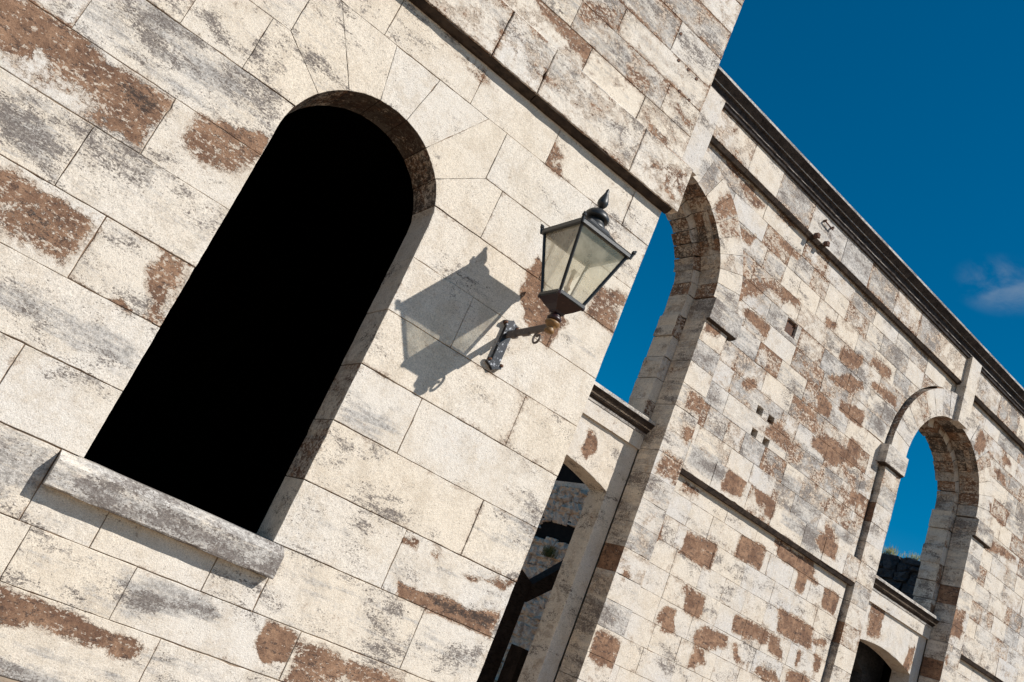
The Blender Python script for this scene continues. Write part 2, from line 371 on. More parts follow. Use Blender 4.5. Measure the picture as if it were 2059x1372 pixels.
class MB:
    def __init__(s): s.V = []; s.F = []
    def add(s, V, Fs):
        n = len(s.V); s.V += [tuple(v) for v in V]; s.F += [tuple(i+n for i in f) for f in Fs]; return s
    def bar(s, a, b, w, h=None, up=Vector((0, 0, 1)), w2=None):
        a = Vector(a); b = Vector(b); d = (b-a).normalized(); h = h or w
        if abs(d.dot(up)) > .97: up = Vector((1, 0, 0))
        x = d.cross(up).normalized(); z = x.cross(d); k = (w2 or w)/w; q = .18
        sec = [(-1+q*2, -1), (1-q*2, -1), (1, -1+q*2), (1, 1-q*2), (1-q*2, 1), (-1+q*2, 1), (-1, 1-q*2), (-1, -1+q*2)]
        V = [a+x*i*w/2+z*j*h/2 for i, j in sec]+[b+x*i*w*k/2+z*j*h*k/2 for i, j in sec]
        Fs = [(i, (i+1) % 8, 8+(i+1) % 8, 8+i) for i in range(8)]+[tuple(range(7, -1, -1)), tuple(range(8, 16))]
        return s.add(V, Fs)
    def lathe(s, c, prof, n=20):
        V = []; Fs = []
        for r, z in prof:
            for i in range(n): V.append((c[0]+r*cos(2*pi*i/n), c[1]+r*sin(2*pi*i/n), c[2]+z))
        for k in range(len(prof)-1):
            for i in range(n): Fs.append((k*n+i, k*n+(i+1) % n, (k+1)*n+(i+1) % n, (k+1)*n+i))
        Fs.append(tuple(range(n-1, -1, -1))); Fs.append(tuple((len(prof)-1)*n+i for i in range(n)))
        return s.add(V, Fs)
    def frus(s, c, prof):
        V = []; Fs = []
        for h_, z in prof: V += [(c[0]-h_, c[1]-h_, c[2]+z), (c[0]+h_, c[1]-h_, c[2]+z), (c[0]+h_, c[1]+h_, c[2]+z), (c[0]-h_, c[1]+h_, c[2]+z)]
        for k in range(len(prof)-1):
            for i in range(4): Fs.append((k*4+i, k*4+(i+1) % 4, k*4+4+(i+1) % 4, k*4+4+i))
        Fs.append((3, 2, 1, 0)); Fs.append(tuple((len(prof)-1)*4+i for i in range(4)))
        return s.add(V, Fs)
    def tube(s, pts, r, n=8):
        V = []; Fs = []; pts = [Vector(p) for p in pts]
        for i, p in enumerate(pts):
            d = (pts[min(i+1, len(pts)-1)]-pts[max(i-1, 0)]).normalized()
            x = d.cross(Vector((1, 0, 0))); x = x.normalized() if x.length > .1 else d.cross(Vector((0, 0, 1))).normalized(); y = d.cross(x)
            rr = r[i] if isinstance(r, (list, tuple)) else r
            V += [p+x*rr*cos(2*pi*k/n)+y*rr*sin(2*pi*k/n) for k in range(n)]
        for i in range(len(pts)-1):
            for k in range(n): Fs.append((i*n+k, i*n+(k+1) % n, i*n+n+(k+1) % n, i*n+n+k))
        Fs.append(tuple(range(n-1, -1, -1))); Fs.append(tuple((len(pts)-1)*n+k for k in range(n)))
        return s.add(V, Fs)
    def build(s, name, mat, parent=None, origin=(0, 0, 0), smooth=False):
        o3 = Vector(origin)
        me = bpy.data.meshes.new(name); me.from_pydata([tuple(Vector(v)-o3) for v in s.V], [], s.F)
        if smooth: me.polygons.foreach_set('use_smooth', [len(f) == 4 for f in s.F])
        me.update(); return link(name, me, parent, mat, origin)

# ------------------------------------------------------------------ materials
class NT:
    def __init__(s, name):
        s.m = bpy.data.materials.new(name); s.m.use_nodes = True; s.t = s.m.node_tree; s.t.nodes.clear()
        s.out = s.t.nodes.new('ShaderNodeOutputMaterial')
    def n(s, ty, ins=None, **kw):
        nd = s.t.nodes.new('ShaderNode'+ty)
        for k, v in kw.items(): setattr(nd, k, v)
        for k, v in (ins or {}).items(): s.put(nd.inputs[k], v)
        return nd
    def put(s, sock, v):
        if hasattr(v, 'is_output') or hasattr(v, 'links') and hasattr(v, 'node'): s.t.links.new(v, sock)
        else:
            if isinstance(v, tuple) and len(v) == 3 and sock.type == 'RGBA': v = v+(1,)
            sock.default_value = v
    def math(s, op, a, b=None, c=None, clamp=False):
        nd = s.n('Math', operation=op, use_clamp=clamp); s.put(nd.inputs[0], a)
        if b is not None: s.put(nd.inputs[1], b)
        if c is not None: s.put(nd.inputs[2], c)
        return nd.outputs[0]
    def step(s, v, a, b, lo=0., hi=1.):
        return s.n('MapRange', {0: v, 1: a, 2: b, 3: lo, 4: hi}, interpolation_type='SMOOTHSTEP').outputs[0]
    def mix(s, f, a, b, mode='MIX'):
        nd = s.n('MixRGB', blend_type=mode); s.put(nd.inputs[0], f); s.put(nd.inputs[1], a); s.put(nd.inputs[2], b); return nd.outputs[0]
    def noise(s, vec, scale, detail=4., rough=.55, dist=0.):
        return s.n('TexNoise', {'Vector': vec, 'Scale': scale, 'Detail': detail, 'Roughness': rough, 'Distortion': dist}).outputs[0]
    def scale(s, vec, k):
        return s.n('VectorMath', {0: vec, 1: k}, operation='MULTIPLY').outputs[0]
    def done(s, col, rough=.85, bump=None, spec=.25, metal=0., dist=1.):
        b = s.n('BsdfPrincipled'); s.put(b.inputs['Base Color'], col); s.put(b.inputs['Roughness'], rough); s.put(b.inputs['Metallic'], metal)
        b.inputs['Specular IOR Level'].default_value = spec
        if bump is not None:
            bn = s.n('Bump', {'Height': bump, 'Strength': 1., 'Distance': dist}); s.t.links.new(bn.outputs[0], b.inputs['Normal'])
        s.t.links.new(b.outputs[0], s.out.inputs[0]); return s.m

def limewash(name, k=1.0, warm=(.69, .605, .495), cool=(.66, .62, .57), brown_bias=0., dots=1.):
    """flaking limewash on soft brown limestone; 'wear' = brown stone bared, grey algae, black lichen, stone tone"""
    t = NT(name); pos = t.n('NewGeometry').outputs['Position']
    at = t.n('Attribute', attribute_name='wear'); sp = t.n('SeparateColor', {0: at.outputs['Color']})
    R, G, B = sp.outputs[0], sp.outputs[1], sp.outputs[2]; A = at.outputs['Alpha']
    nbig = t.noise(pos, .8, 2.)
    n1_ = t.noise(t.scale(pos, (1., 1., 1.3)), 5.2*k, 6., .70, .2)
    n2_ = t.noise(t.scale(pos, (1., 1., 1.5)), 30*k, 4., .74)
    nb = t.math('ADD', t.math('MULTIPLY', n1_, .68), t.math('MULTIPLY', n2_, .32))
    nb = t.math('MULTIPLY_ADD', nb, 1.7, -.35)
    val = t.math('ADD', nb, t.math('MULTIPLY_ADD', R, .62, -.30+brown_bias))
    brown = t.step(val, .485, .520)
    thin = t.step(val, .37, .50)
    # ---- limewash colour: chalky cream, soft smears drawn out along the bed of the stone
    ns = t.noise(t.scale(pos, (.9, .9, 8.)), 2.4*k, 7., .70, .35)
    nm = t.noise(pos, 6.5*k, 6., .74)
    mot = t.noise(pos, 34*k, 4., .80)
    gsum = t.math('ADD', t.math('MULTIPLY_ADD', ns, .57, t.math('MULTIPLY', mot, .18)), t.math('MULTIPLY', nm, .25))
    gm = t.step(t.math('ADD', gsum, t.math('MULTIPLY_ADD', G, .34, -.165)), .47, .62)
    tone = t.math('ADD', t.math('MULTIPLY', nbig, 1.1), t.math('MULTIPLY_ADD', A, .24, -.17))
    white = t.mix(t.step(tone, .25, .85), warm, cool)
    white = t.mix(t.math('MULTIPLY', t.step(nm, .44, .66), .50), white, (.50, .42, .325))
    clump = t.step(t.math('ADD', t.noise(t.scale(pos, (1., 1., 2.2)), 2.3*k, 6., .68, .3), t.math('MULTIPLY_ADD', G, .16, -.05)), .45, .70)
    white = t.mix(t.math('MULTIPLY', t.step(mot, .50, .66), t.math('MULTIPLY_ADD', clump, .55, .20)), white, (.32, .295, .27))
    gcol = t.mix(t.step(t.math('ADD', t.math('MULTIPLY', n2_, .6), t.math('MULTIPLY', mot, .4)), .42, .58), (.19, .18, .175), (.50, .475, .445))
    col = t.mix(t.math('MULTIPLY', gm, .82), white, gcol)
    col = t.mix(t.math('MULTIPLY', thin, .55), col, (.36, .27, .20))
    # ---- pits and lichen specks gather in clumps, hairline bedding cracks
    hi = t.noise(t.scale(pos, (1., 1., 1.6)), 62*k, 3., .85)
    speck = t.step(t.math('ADD', hi, t.math('MULTIPLY_ADD', clump, .16*dots, -.062)), .560, .605)
    big = t.step(t.math('ADD', t.math('ADD', t.math('MULTIPLY', n2_, .75), t.math('MULTIPLY', hi, .25)), t.math('MULTIPLY_ADD', clump, .16, -.085)), .560, .585)
    flake = t.noise(t.scale(pos, (1., 1., 2.3)), 15*k, 5., .80)
    fl = t.step(t.math('ADD', flake, t.math('MULTIPLY_ADD', clump, .17*dots, -.060)), .585, .612)
    line = t.step(t.math('ADD', t.noise(t.scale(pos, (1.5, 1.5, 24.)), 2.2*k, 5., .76), t.math('MULTIPLY_ADD', clump, .16, -.08)), .60, .66)
    col = t.mix(t.math('MULTIPLY', speck, .78), col, (.13, .108, .095))
    col = t.mix(t.math('MULTIPLY', big, .75), col, (.105, .085, .075))
    col = t.mix(t.math('MULTIPLY', fl, .60), col, (.20, .175, .16))
    col = t.mix(t.math('MULTIPLY', line, .62), col, (.16, .135, .12))
    # ---- bared stone, paint crumbs left on it, darker where damp
    bc = t.mix(t.step(nm, .36, .66), (.158, .090, .059), (.315, .193, .124))
    bc = t.mix(t.math('MULTIPLY', t.step(mot, .50, .64), .55), bc, (.110, .066, .048))
    bc = t.mix(t.math('MULTIPLY', t.step(t.math('ADD', flake, t.math('MULTIPLY', hi, .35)), .715, .765), .80), bc, (.062, .044, .038))
    rem = t.math('MULTIPLY', t.step(t.math('ADD', n2_, t.math('MULTIPLY_ADD', ns, .45, t.math('MULTIPLY_ADD', R, -.34, .19))), .755, .795), .88)
    bc = t.mix(rem, bc, (.55, .47, .385))
    col = t.mix(brown, col, bc)
    lich = t.step(t.math('ADD', t.math('ADD', t.math('MULTIPLY_ADD', hi, .30, t.math('MULTIPLY', flake, .45)), t.math('MULTIPLY', nm, .25)), t.math('MULTIPLY_ADD', B, .38, -.30)), .49, .55)
    col = t.mix(t.math('MULTIPLY', lich, .85), col, (.048, .038, .034))
    fv = t.step(t.noise(pos, 150*k, 1., .7), .22, .78, .80, 1.18)
    col = t.mix(1., col, t.n('CombineColor', {0: fv, 1: fv, 2: fv}).outputs[0], 'MULTIPLY')
    h = t.math('MULTIPLY', brown, -.0030/k)
    h = t.math('MULTIPLY_ADD', nm, .006/k, h)
    h = t.math('MULTIPLY_ADD', mot, .0040/k, h)
    return t.done(col, .94, h, .12)

def rough_stone(name, c1, c2, c3, sc=4., relief=.02):
    t = NT(name); pos = t.n('NewGeometry').outputs['Position']
    a = t.noise(pos, sc, 9., .66); b = t.noise(pos, sc*7, 7., .7); c_ = t.noise(t.scale(pos, (1, 1, 3.)), sc*2.2, 6., .6)
    col = t.mix(t.step(a, .36, .64), c1, c2); col = t.mix(t.math('MULTIPLY', t.step(c_, .5, .68), .8), col, c3)
    col = t.mix(t.math('MULTIPLY', t.step(b, .56, .66), .6), col, tuple(x*.35 for x in c1))
    h = t.math('MULTIPLY_ADD', b, relief*.25, t.math('MULTIPLY', a, relief)); return t.done(col, .95, h, .1)

def paint_metal(name, base, chip, rust, amt=.6, rough=.42):
    t = NT(name); pos = t.n('TexCoord').outputs['Object']
    a = t.noise(pos, 38, 8., .7); b = t.noise(pos, 110, 4., .6)
    m1 = t.step(a, amt, amt+.04); m2 = t.step(a, amt-.08, amt)
    col = t.mix(t.math('MULTIPLY', m2, .5), base, rust); col = t.mix(m1, col, chip)
    r = t.math('MULTIPLY_ADD', b, .3, rough-.12); return t.done(col, r, t.math('MULTIPLY_ADD', m1, -.0004, t.math('MULTIPLY', b, .0006)), .5)

M_W1 = limewash('flaking_limewash')
M_W2 = limewash('flaking_limewash_weathered', k=.62, warm=(.64, .565, .47), cool=(.55, .525, .50), brown_bias=.02, dots=.95)
M_SOFFIT = rough_stone('stained_shaded_soffit', (.034, .026, .022), (.070, .052, .040), (.020, .016, .014), 7., .006)  # soffit staining, with the underside's shade painted in as well
M_JOINT = rough_stone('lime_mortar', (.20, .125, .080), (.44, .36, .275), (.14, .10, .075), 2.2, .002)
M_DARKCORN = rough_stone('black_weathered_stone', (.030, .026, .026), (.060, .052, .050), (.018, .016, .017), 6., .01)
M_SHADE = rough_stone('shade_black', (.010, .009, .009), (.016, .014, .013), (.008, .007, .007), 3., .004)  # near-black base paints in the darkness of unlit interiors and holes
M_RUBBLE = rough_stone('grey_rubble_stone', (.62, .48, .38), (.78, .63, .50), (.40, .30, .23), 3.5, .03)
M_DKRUB = rough_stone('shade_dark_stone', (.055, .058, .065), (.10, .10, .105), (.03, .032, .036), 4., .04)  # low bluish base puts the wall's shade into the colour
M_GROUND = rough_stone('limestone_paving', (.26, .185, .125), (.31, .225, .155), (.19, .135, .09), .8, .01)
M_FRAME = paint_metal('black_lantern_paint', (.012, .014, .016), (.10, .10, .095), (.05, .03, .02), .66)
M_BASE = paint_metal('dark_oxide_paint', (.022, .006, .006), (.05, .03, .025), (.06, .02, .012), .63, .35)
M_GOLD = paint_metal('tarnished_brass', (.22, .115, .035), (.42, .27, .11), (.07, .035, .015), .58, .45)
M_PLATE = paint_metal('chipped_black_iron', (.012, .013, .018), (.42, .44, .48), (.03, .03, .035), .575, .4)
M_RUSTY = paint_metal('rusted_iron', (.085, .045, .032), (.20, .085, .035), (.03, .018, .014), .55, .9)
M_ARM = paint_metal('weathered_grey_iron', (.115, .092, .080), (.22, .19, .165), (.05, .03, .02), .58, .7)
M_TIMBER = rough_stone('weathered_timber', (.035, .026, .022), (.060, .045, .038), (.015, .012, .011), 7., .01)

def glass():
    t = NT('dusty_lantern_glass'); pos = t.n('TexCoord').outputs['Object']
    dirt = t.step(t.noise(pos, 9, 7., .65), .35, .70, .26, .54)
    tr = t.n('BsdfTransparent', {0: (.95, .95, .91)}); df = t.n('BsdfTranslucent', {0: (.85, .79, .64)}); d2 = t.n('BsdfDiffuse', {0: (.78, .72, .58)})
    m0 = t.n('MixShader', {0: .45}); t.t.links.new(df.outputs[0], m0.inputs[1]); t.t.links.new(d2.outputs[0], m0.inputs[2])
    m1 = t.n('MixShader', {0: dirt}); t.t.links.new(tr.outputs[0], m1.inputs[1]); t.t.links.new(m0.outputs[0], m1.inputs[2])
    gl = t.n('BsdfGlossy', {0: (1., 1., 1.), 'Roughness': .06}); fr = t.n('Value')
    fr.outputs[0].default_value = .07
    m2 = t.n('MixShader', {0: fr.outputs[0]}); t.t.links.new(m1.outputs[0], m2.inputs[1]); t.t.links.new(gl.outputs[0], m2.inputs[2])
    t.t.links.new(m2.outputs[0], t.out.inputs[0]); return t.m
M_GLASS = glass()
def grassmat():
    t = NT('dry_grass'); pos = t.n('NewGeometry').outputs['Position']
    return t.done(t.mix(t.step(t.noise(pos, 14, 2.), .35, .65), (.09, .12, .03), (.30, .26, .10)), .8)
M_GRASS = grassmat()

# ------------------------------------------------------------------ ground
g = link('ground', mesh('ground', [(-600, -600, -EYE), (900, -600, -EYE), (900, 900, -EYE), (-600, 900, -EYE)], [(0, 1, 2, 3)]), None, M_GROUND); g['kind'] = 'structure'

# ------------------------------------------------------------------ near building (front plane y = 5)
Y1 = 5.0; CH = .394
def zk(k): return .04+CH*k
XL, XR, ZC, RA = .67, 1.80, 2.235, .565; CX = (XL+XR)/2; EDGE = 3.505
near = empty('stone_building', (0, Y1, -EYE))
tag(near, 'near whitewashed stone building with tall dark arched window and lantern', 'building')
near_off = Vector((0, Y1, -EYE))
def arch(cx, zc, r, a0, a1, n):      # angle from vertical, + to the right
    return [(cx+r*sin(a0+(a1-a0)*i/n), zc+r*cos(a0+(a1-a0)*i/n)) for i in range(n+1)]
hole = [(XL-.05, -.02), (XR+.05, -.02)]+arch(CX, ZC, RA+.05, pi/2, -pi/2, 28)
core = plate('wall', [(-7, -EYE), (EDGE-.012, -EYE), (EDGE-.012, 9.6), (-7, 9.6)], [hole], Y1+.006, Y1+.33, None, M_JOINT)
def reparent(o, p, off): o.parent = p; o.location = o.location-off
reparent(core, near, near_off)
def W1wear(tone, g0, edge, P, base=.06):
    x0 = min(p[0] for p in P); x1 = max(p[0] for p in P); z0 = min(p[1] for p in P); z1 = max(p[1] for p in P)
    def f(x, z):
        b = F1B(x, z)*.89; d = max(0, min(x-x0, x1-x, z-z0, z1-z))
        b = max(b, base) + edge*math.exp(-d/.016)
        return (min(1, b), min(1, F1G(x, z)+g0), min(1, F1D(x, z)*1.0+.05), tone)
    return f
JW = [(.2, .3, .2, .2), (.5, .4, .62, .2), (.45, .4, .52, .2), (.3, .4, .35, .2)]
def near_stone(name, P, depth=.10, y=Y1, parent=core, edge=None, g0=None, base=.06, **kw):
    s = random.random(); e = random.choice([.05, .12, .25, .40]) if edge is None else edge
    if name == 'voussoir': e = .03
    g_ = random.choice([.02, .08, .15, .25, .38]) if g0 is None else g0
    o = stone(name, P, y, depth, None, M_W1, W1wear(random.random(), g_, e, P, base), h=.034, gap=.0008 if name in ('voussoir', 'keystone') else random.choice([.001, .002, .003, .0045, .006]), proud=random.uniform(-.002, .0035), rough=.0007, chip=.0035, bev=.0022, seed=s, **kw)
    o.parent = parent; return o
def rect(x0, x1, z0, z1): return [(x0, z0), (x1, z0), (x1, z1), (x0, z1)]
LEFT = -1.75
courses = [(-2.75, -1.74, [.40, 1.475, 2.75]), (-1.74, -1, [-.5, .615, 1.18, 2.205]),
           (0, 1, [-.9, .145, 'W', 2.57]), (1, 2, [-.55, 'W', 3.01]), (2, 3, [-.8, .145, 'W', 2.285]),
           (3, 4, [-1.1, -.14, 'W', 3.00]), (4, 5, [-.9, .12, 'W', 2.315]),
           (10, 10.73, [-.7, .28, 1.2, 2.35, 2.95]), (10.73, 11.4, [-1, .1, 1.15, 2.11, 3.12]), (11.4, 12.05, [-.6, .55, 1.5, 2.48]),
           (12.05, 12.85, [-.2, .7, 1.9, 3.0]), (12.85, 13.6, [.2, 1.3, 2.3]), (13.6, 14.4, [.6, 1.7, 2.9]), (14.4, 15.2, [.9, 2.2]), (15.2, 16.0, [1.4, 2.7]),
           (8, 9, [-.9, .02, .95, 1.68, 2.39, 3.2])]
for k0, k1, js in courses:
    x = LEFT if k0 < 12 else -.4
    z0, z1 = zk(k0), zk(k1)
    for j in js+[EDGE]:
        if j == 'W':
            near_stone('stone_block', rect(x, XL, z0, z1), .33); x = XR; first = True; continue
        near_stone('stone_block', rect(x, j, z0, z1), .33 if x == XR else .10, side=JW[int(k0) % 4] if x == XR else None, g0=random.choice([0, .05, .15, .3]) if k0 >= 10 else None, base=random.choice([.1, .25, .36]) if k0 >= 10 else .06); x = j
# course under and beside the sill
zs = -.150
for P in (rect(LEFT, -.4, zk(-1), zk(0)), rect(-.4, .553, zk(-1), zk(0)), [(.553, zk(-1)), (.915, zk(-1)), (.915, zs), (.553, zs)], rect(.915, 1.55, zk(-1), zs),
          rect(1.55, 1.875, zk(-1), zs), rect(1.875, 2.92, zk(-1), zk(0)), rect(2.92, EDGE, zk(-1), zk(0))):
    near_stone('stone_block', P)
# springing course, springers and voussoirs
def arcx(z, s): return CX+s*sqrt(max(0, RA*RA-(z-ZC)**2))
def arcz(z0, z1, s, n=8):
    return [(arcx(z0+(z1-z0)*i/n, s) if z0+(z1-z0)*i/n > ZC else CX+s*RA, z0+(z1-z0)*i/n) for i in range(n+1)]
z5, z6, z7, z8 = zk(5), zk(6), zk(7), zk(8)
near_stone('stone_block', rect(LEFT, -.485, z5, z6)); near_stone('stone_block', [(-.485, z5)]+arcz(z5, z6, -1)+[(-.485, z6)], .33)
near_stone('stone_block', arcz(z6, z5, 1)+[(3.0, z5), (3.0, z6)], .33); near_stone('stone_block', rect(3.0, EDGE, z5, z6))
near_stone('stone_block', rect(LEFT, -.07, z6, z7)); near_stone('stone_block', rect(-.07, .33, z6, z7))
a55 = radians(54.4); a33 = radians(32.8); a11 = radians(10.8); a72 = math.acos((z6-ZC)/RA)
for s in (-1, 1):
    xo = .33 if s < 0 else 2.175; xt = CX+s*.785
    P = [(xo, z6)]+[(p[0], p[1]) for p in arch(CX, ZC, RA, s*a72, s*a55, 5)]+[(xt, z7), (xo, z7)]
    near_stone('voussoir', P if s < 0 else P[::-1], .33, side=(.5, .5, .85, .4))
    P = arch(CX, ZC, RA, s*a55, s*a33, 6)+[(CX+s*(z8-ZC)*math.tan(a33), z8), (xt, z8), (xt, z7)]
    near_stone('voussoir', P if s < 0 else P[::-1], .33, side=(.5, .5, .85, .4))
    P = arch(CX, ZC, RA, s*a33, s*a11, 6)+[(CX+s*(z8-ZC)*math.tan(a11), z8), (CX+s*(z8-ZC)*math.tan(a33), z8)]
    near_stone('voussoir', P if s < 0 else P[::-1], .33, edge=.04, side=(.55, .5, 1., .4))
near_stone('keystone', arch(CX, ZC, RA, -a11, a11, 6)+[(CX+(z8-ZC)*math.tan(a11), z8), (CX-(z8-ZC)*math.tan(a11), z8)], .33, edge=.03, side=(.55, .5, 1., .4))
near_stone('stone_block', rect(2.175, 2.72, z6, z7)); near_stone('stone_block', rect(2.72, EDGE, z6, z7))
for a, b in ((LEFT, -.6), (-.6, .45), (2.02, 2.88), (2.88, EDGE)): near_stone('stone_block', rect(a, b, z7, z8))
# projecting string course
sc_ = empty('string_course', (0, 0, 0)); sc_.parent = near
pj = .085; zb, zt = zk(9)-.035, zk(10)-.008
prev = LEFT
for i, j in enumerate([-.85, -.1, .75, 1.635, 2.06, 3.025, EDGE+pj]):
    def sw(s, i=i):
        return (min(1, F1B(s*1.015, 3.75)*.95+.10), .55+.2*noise.noise(Vector((s*2, 1, 1))), .22, (i*.37) % 1)
    o = stone('stone_block', rect(prev, j, zb, zt), Y1-pj, pj+.02, None, M_W1, W1wear(random.random(), .12, .25, rect(prev, j, zb, zt), random.choice([.2, .35])), h=.04, gap=.003, rough=.003, chip=.008, bev=.006)
    reparent(o, sc_, near_off)
    o2 = prism('weathering', [(.0, zt-.004), (pj-.004, zt-.004), (pj-.010, zt+.006), (.0, zt+.062)], prev+.002, j-.002, Y1, None, M_W1, sw, .004, .06); reparent(o2, sc_, near_off); prev = j
# under-moulding lip of the string course
for a, b in ((LEFT, .75), (.76, 2.06), (2.07, EDGE+.03)):
    o = prism('moulding', [(0, zb-.030), (.035, zb-.030), (.062, zb-.010), (.074, zb-.004), (.074, zb+.004), (0, zb+.004)], a, b, Y1, None, M_SOFFIT, lambda s: (.62, .5, .62, .4), .006, .05); reparent(o, sc_, near_off)
# sill
prof = [(0, -.148), (.079, -.150), (.085, -.140), (.085, -.012), (.078, -.004), (.001, .038), (-.33, .046), (-.33, -.148)]
o = prism('sill', prof, .556, 1.872, Y1, None, M_W1, lambda s: (.15+.2*max(0, noise.noise(Vector((s*3, 0, 5)))), .84+.3*noise.noise(Vector((s*4, 2, 0))), .44, .3), .004, .03); reparent(o, near, near_off)
# right end of the sill dies into a worn lump of the wall
# iron pins in the upper wall
for (x, z) in [(3.11, 4.77), (3.23, 4.77), (3.34, 4.76), (3.23, 4.54), (3.35, 4.54), (3.03, 4.99)]:
    o = MB().bar((x, Y1+.02, z), (x, Y1-.006, z), .026).build('iron_pin', M_RUSTY, None, (x, Y1, z)); reparent(o, near, near_off)
# dark room behind the window, return wall
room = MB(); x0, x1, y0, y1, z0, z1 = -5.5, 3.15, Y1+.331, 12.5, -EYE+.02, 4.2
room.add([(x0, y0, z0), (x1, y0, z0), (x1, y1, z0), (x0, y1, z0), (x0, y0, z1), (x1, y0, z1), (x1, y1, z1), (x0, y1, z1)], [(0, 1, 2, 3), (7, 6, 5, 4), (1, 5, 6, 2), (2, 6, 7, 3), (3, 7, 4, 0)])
o = room.build('room_lining', M_SHADE); reparent(o, near, near_off)
o = plate('window_wall_lining', [(x0, z0), (x1, z0), (x1, z1), (x0, z1)], [[(XL-.02, .03), (XR+.02, .03)]+arch(CX, ZC, RA+.03, pi/2, -pi/2, 24)], Y1+.332, Y1+.36, None, M_SHADE); reparent(o, near, near_off)
SIDE = lambda u, v, d: (EDGE-.012-d, u, v)
o = plate('side_wall', [(Y1+.331, -EYE), (9.72, -EYE), (9.72, 9.6), (Y1+.331, 9.6)], [], 0, .34, None, M_W1, frame=SIDE, wear=(.3, .4, .1, .5)); reparent(o, near, near_off)
o = plate('rear_wall', [(-7, -EYE), (3.1, -EYE), (3.1, 9.6), (-7, 9.6)], [], 12.6, 12.9, None, M_W1, wear=(.3, .4, .1, .5)); reparent(o, near, near_off)
o = MB().add([(-7, Y1+.02, 9.6), (EDGE-.02, Y1+.02, 9.6), (EDGE-.02, 12.9, 9.6), (-7, 12.9, 9.6)], [(0, 1, 2, 3)]).build('roof', M_DARKCORN); reparent(o, near, near_off)

# ------------------------------------------------------------------ far arcade wall (local frame turned 2 degrees, panel plane y = 9.70)
A2 = radians(2.049); Y2 = 9.70; YF = 9.585; YS = 10.03
far = empty('arcade_wall', (0, 0, 0), A2)
tag(far, 'tall roofless stone wall with two open arches under a black cornice', 'wall')
C1, C2, HW, ZS, RO = 7.36, 16.64, 1.505, 6.36, 2.085; S0, S1 = 3.6, 26.0
ZTOP = 9.36
holes2 = [(10.77, 5.18, 10.94, 5.33), (11.10, 5.175, 11.27, 5.315), (10.81, 4.78, 10.97, 4.92), (11.15, 4.776, 11.32, 4.91)]
sq = (10.82, 6.83, 11.13, 7.115)
def ophole(c, e=.11): return [(c-HW-e, -EYE+.0), (c+HW+e, -EYE+.0)]+arch(c, ZS, HW+e, pi/2, -pi/2, 32)
def bodyloop():
    L = [(S0, -EYE)]
    for c in (C1, C2):
        L += [(c-HW-.11, -EYE)]+arch(c, ZS, HW+.11, -pi/2, pi/2, 32)+[(c+HW+.11, -EYE)]
    return L+[(S1, -EYE), (S1, 9.62), (S0, 9.62)]
hl = [rect(a-.004, c_+.004, b-.004, d_+.004) for a, b, c_, d_ in holes2+[sq]]
GW = .06  # slots added through the core so the shadow strip by the pier goes black
xe = C2-HW-.58
hl += [rect(xe-GW, xe+.01, .02, 3.50), rect(xe-GW, xe+.01, zk(10)+.03, ZS-.45),
       arch(C2, ZS, RO-.01, -pi/2+.06, -.42, 16)+arch(C2, ZS, RO+.045, -.42, -pi/2+.06, 16)]
core2 = plate('wall', bodyloop(), hl, Y2+.008, YS+.38, far, M_JOINT)
for a, b, c_, d_ in holes2+[sq]: pass
random.seed(21)
def F2wear(x0, x1, z0, z1, browny=.0, grey=.2, dark=.05):
    tone = random.random(); g0 = random.uniform(0, grey); e = random.choice([0, .06, .15, .25]); bb = random.choice([.03, .08, .15, .25, .35, .42, .48]) if browny else .05
    bb = bb*browny
    def f(x, z):
        d = max(0, min(x-x0, x1-x, z-z0, z1-z))
        return (min(1, max(F2B(x, z), bb)+e*math.exp(-d/.03)), min(1, F2G(x, z)+g0), dark, tone)
    return f
def far_stone(name, P, y=Y2, depth=.11, parent=core2, browny=1., grey=.80, dark=.10, mat=None, **kw):
    xs = [p[0] for p in P]; zs_ = [p[1] for p in P]
    kw.setdefault('h', .085); kw.setdefault('gap', random.choice([.0006, .001, .002, .004])); kw.setdefault('chip', .006); kw.setdefault('rough', .0015)
    return stone(name, P, y, depth, parent, mat or M_W2, F2wear(min(xs), max(xs), min(zs_), max(zs_), browny, grey, dark), proud=random.uniform(-.003, .004), bev=.0028, **kw)
def clip_circle(P, c, zc, R, n=.06):
    Q = resample(P, n); out = []; ins = 0
    for x, z in Q:
        d = hypot(x-c, z-zc)
        if d < R and z >= zc-.001:
            ins += 1
            if d < 1e-4: continue
            x, z = c+(x-c)*R/d, zc+(z-zc)*R/d
        if not out or hypot(x-out[-1][0], z-out[-1][1]) > .004: out.append((x, z))
    return out, ins
def run(s0, s1, z0, z1, lo, hi, **kw):
    js = [s0]; x = s0-random.uniform(0, .4)
    while True:
        x += random.uniform(lo, hi)
        if x > s1-.16: break
        if x > s0+.16: js.append(x)
    js = [j for j in js if not any(q[0]-.05 < j < q[2]+.05 and q[1] > z0-.01 and q[3] < z1+.01 for q in holes2+[sq])]
    js.append(s1)
    for a, b in zip(js[:-1], js[1:]):
        P = rect(a, b, z0, z1); skip = False
        for c in (C1, C2):
            if z1 > ZS and a < c+RO and b > c-RO:
                if z0 < ZS: P = rect(a, b, max(z0, ZS), z1)
                P, ins = clip_circle(P, c, ZS, RO+(.045 if c == C2 and (a+b)/2 < C2-.6 else 0))
                if len(P) < 4 or abs(area(P)) < .012: skip = True; break
        if skip: continue
        hs = [h_ for h_ in holes2+[sq] if h_[0] > a+.015 and h_[2] < b-.015 and h_[1] > z0+.003 and h_[3] < z1-.003]
        far_stone('stone_block', P, holes=hs, **kw)
PW = .58
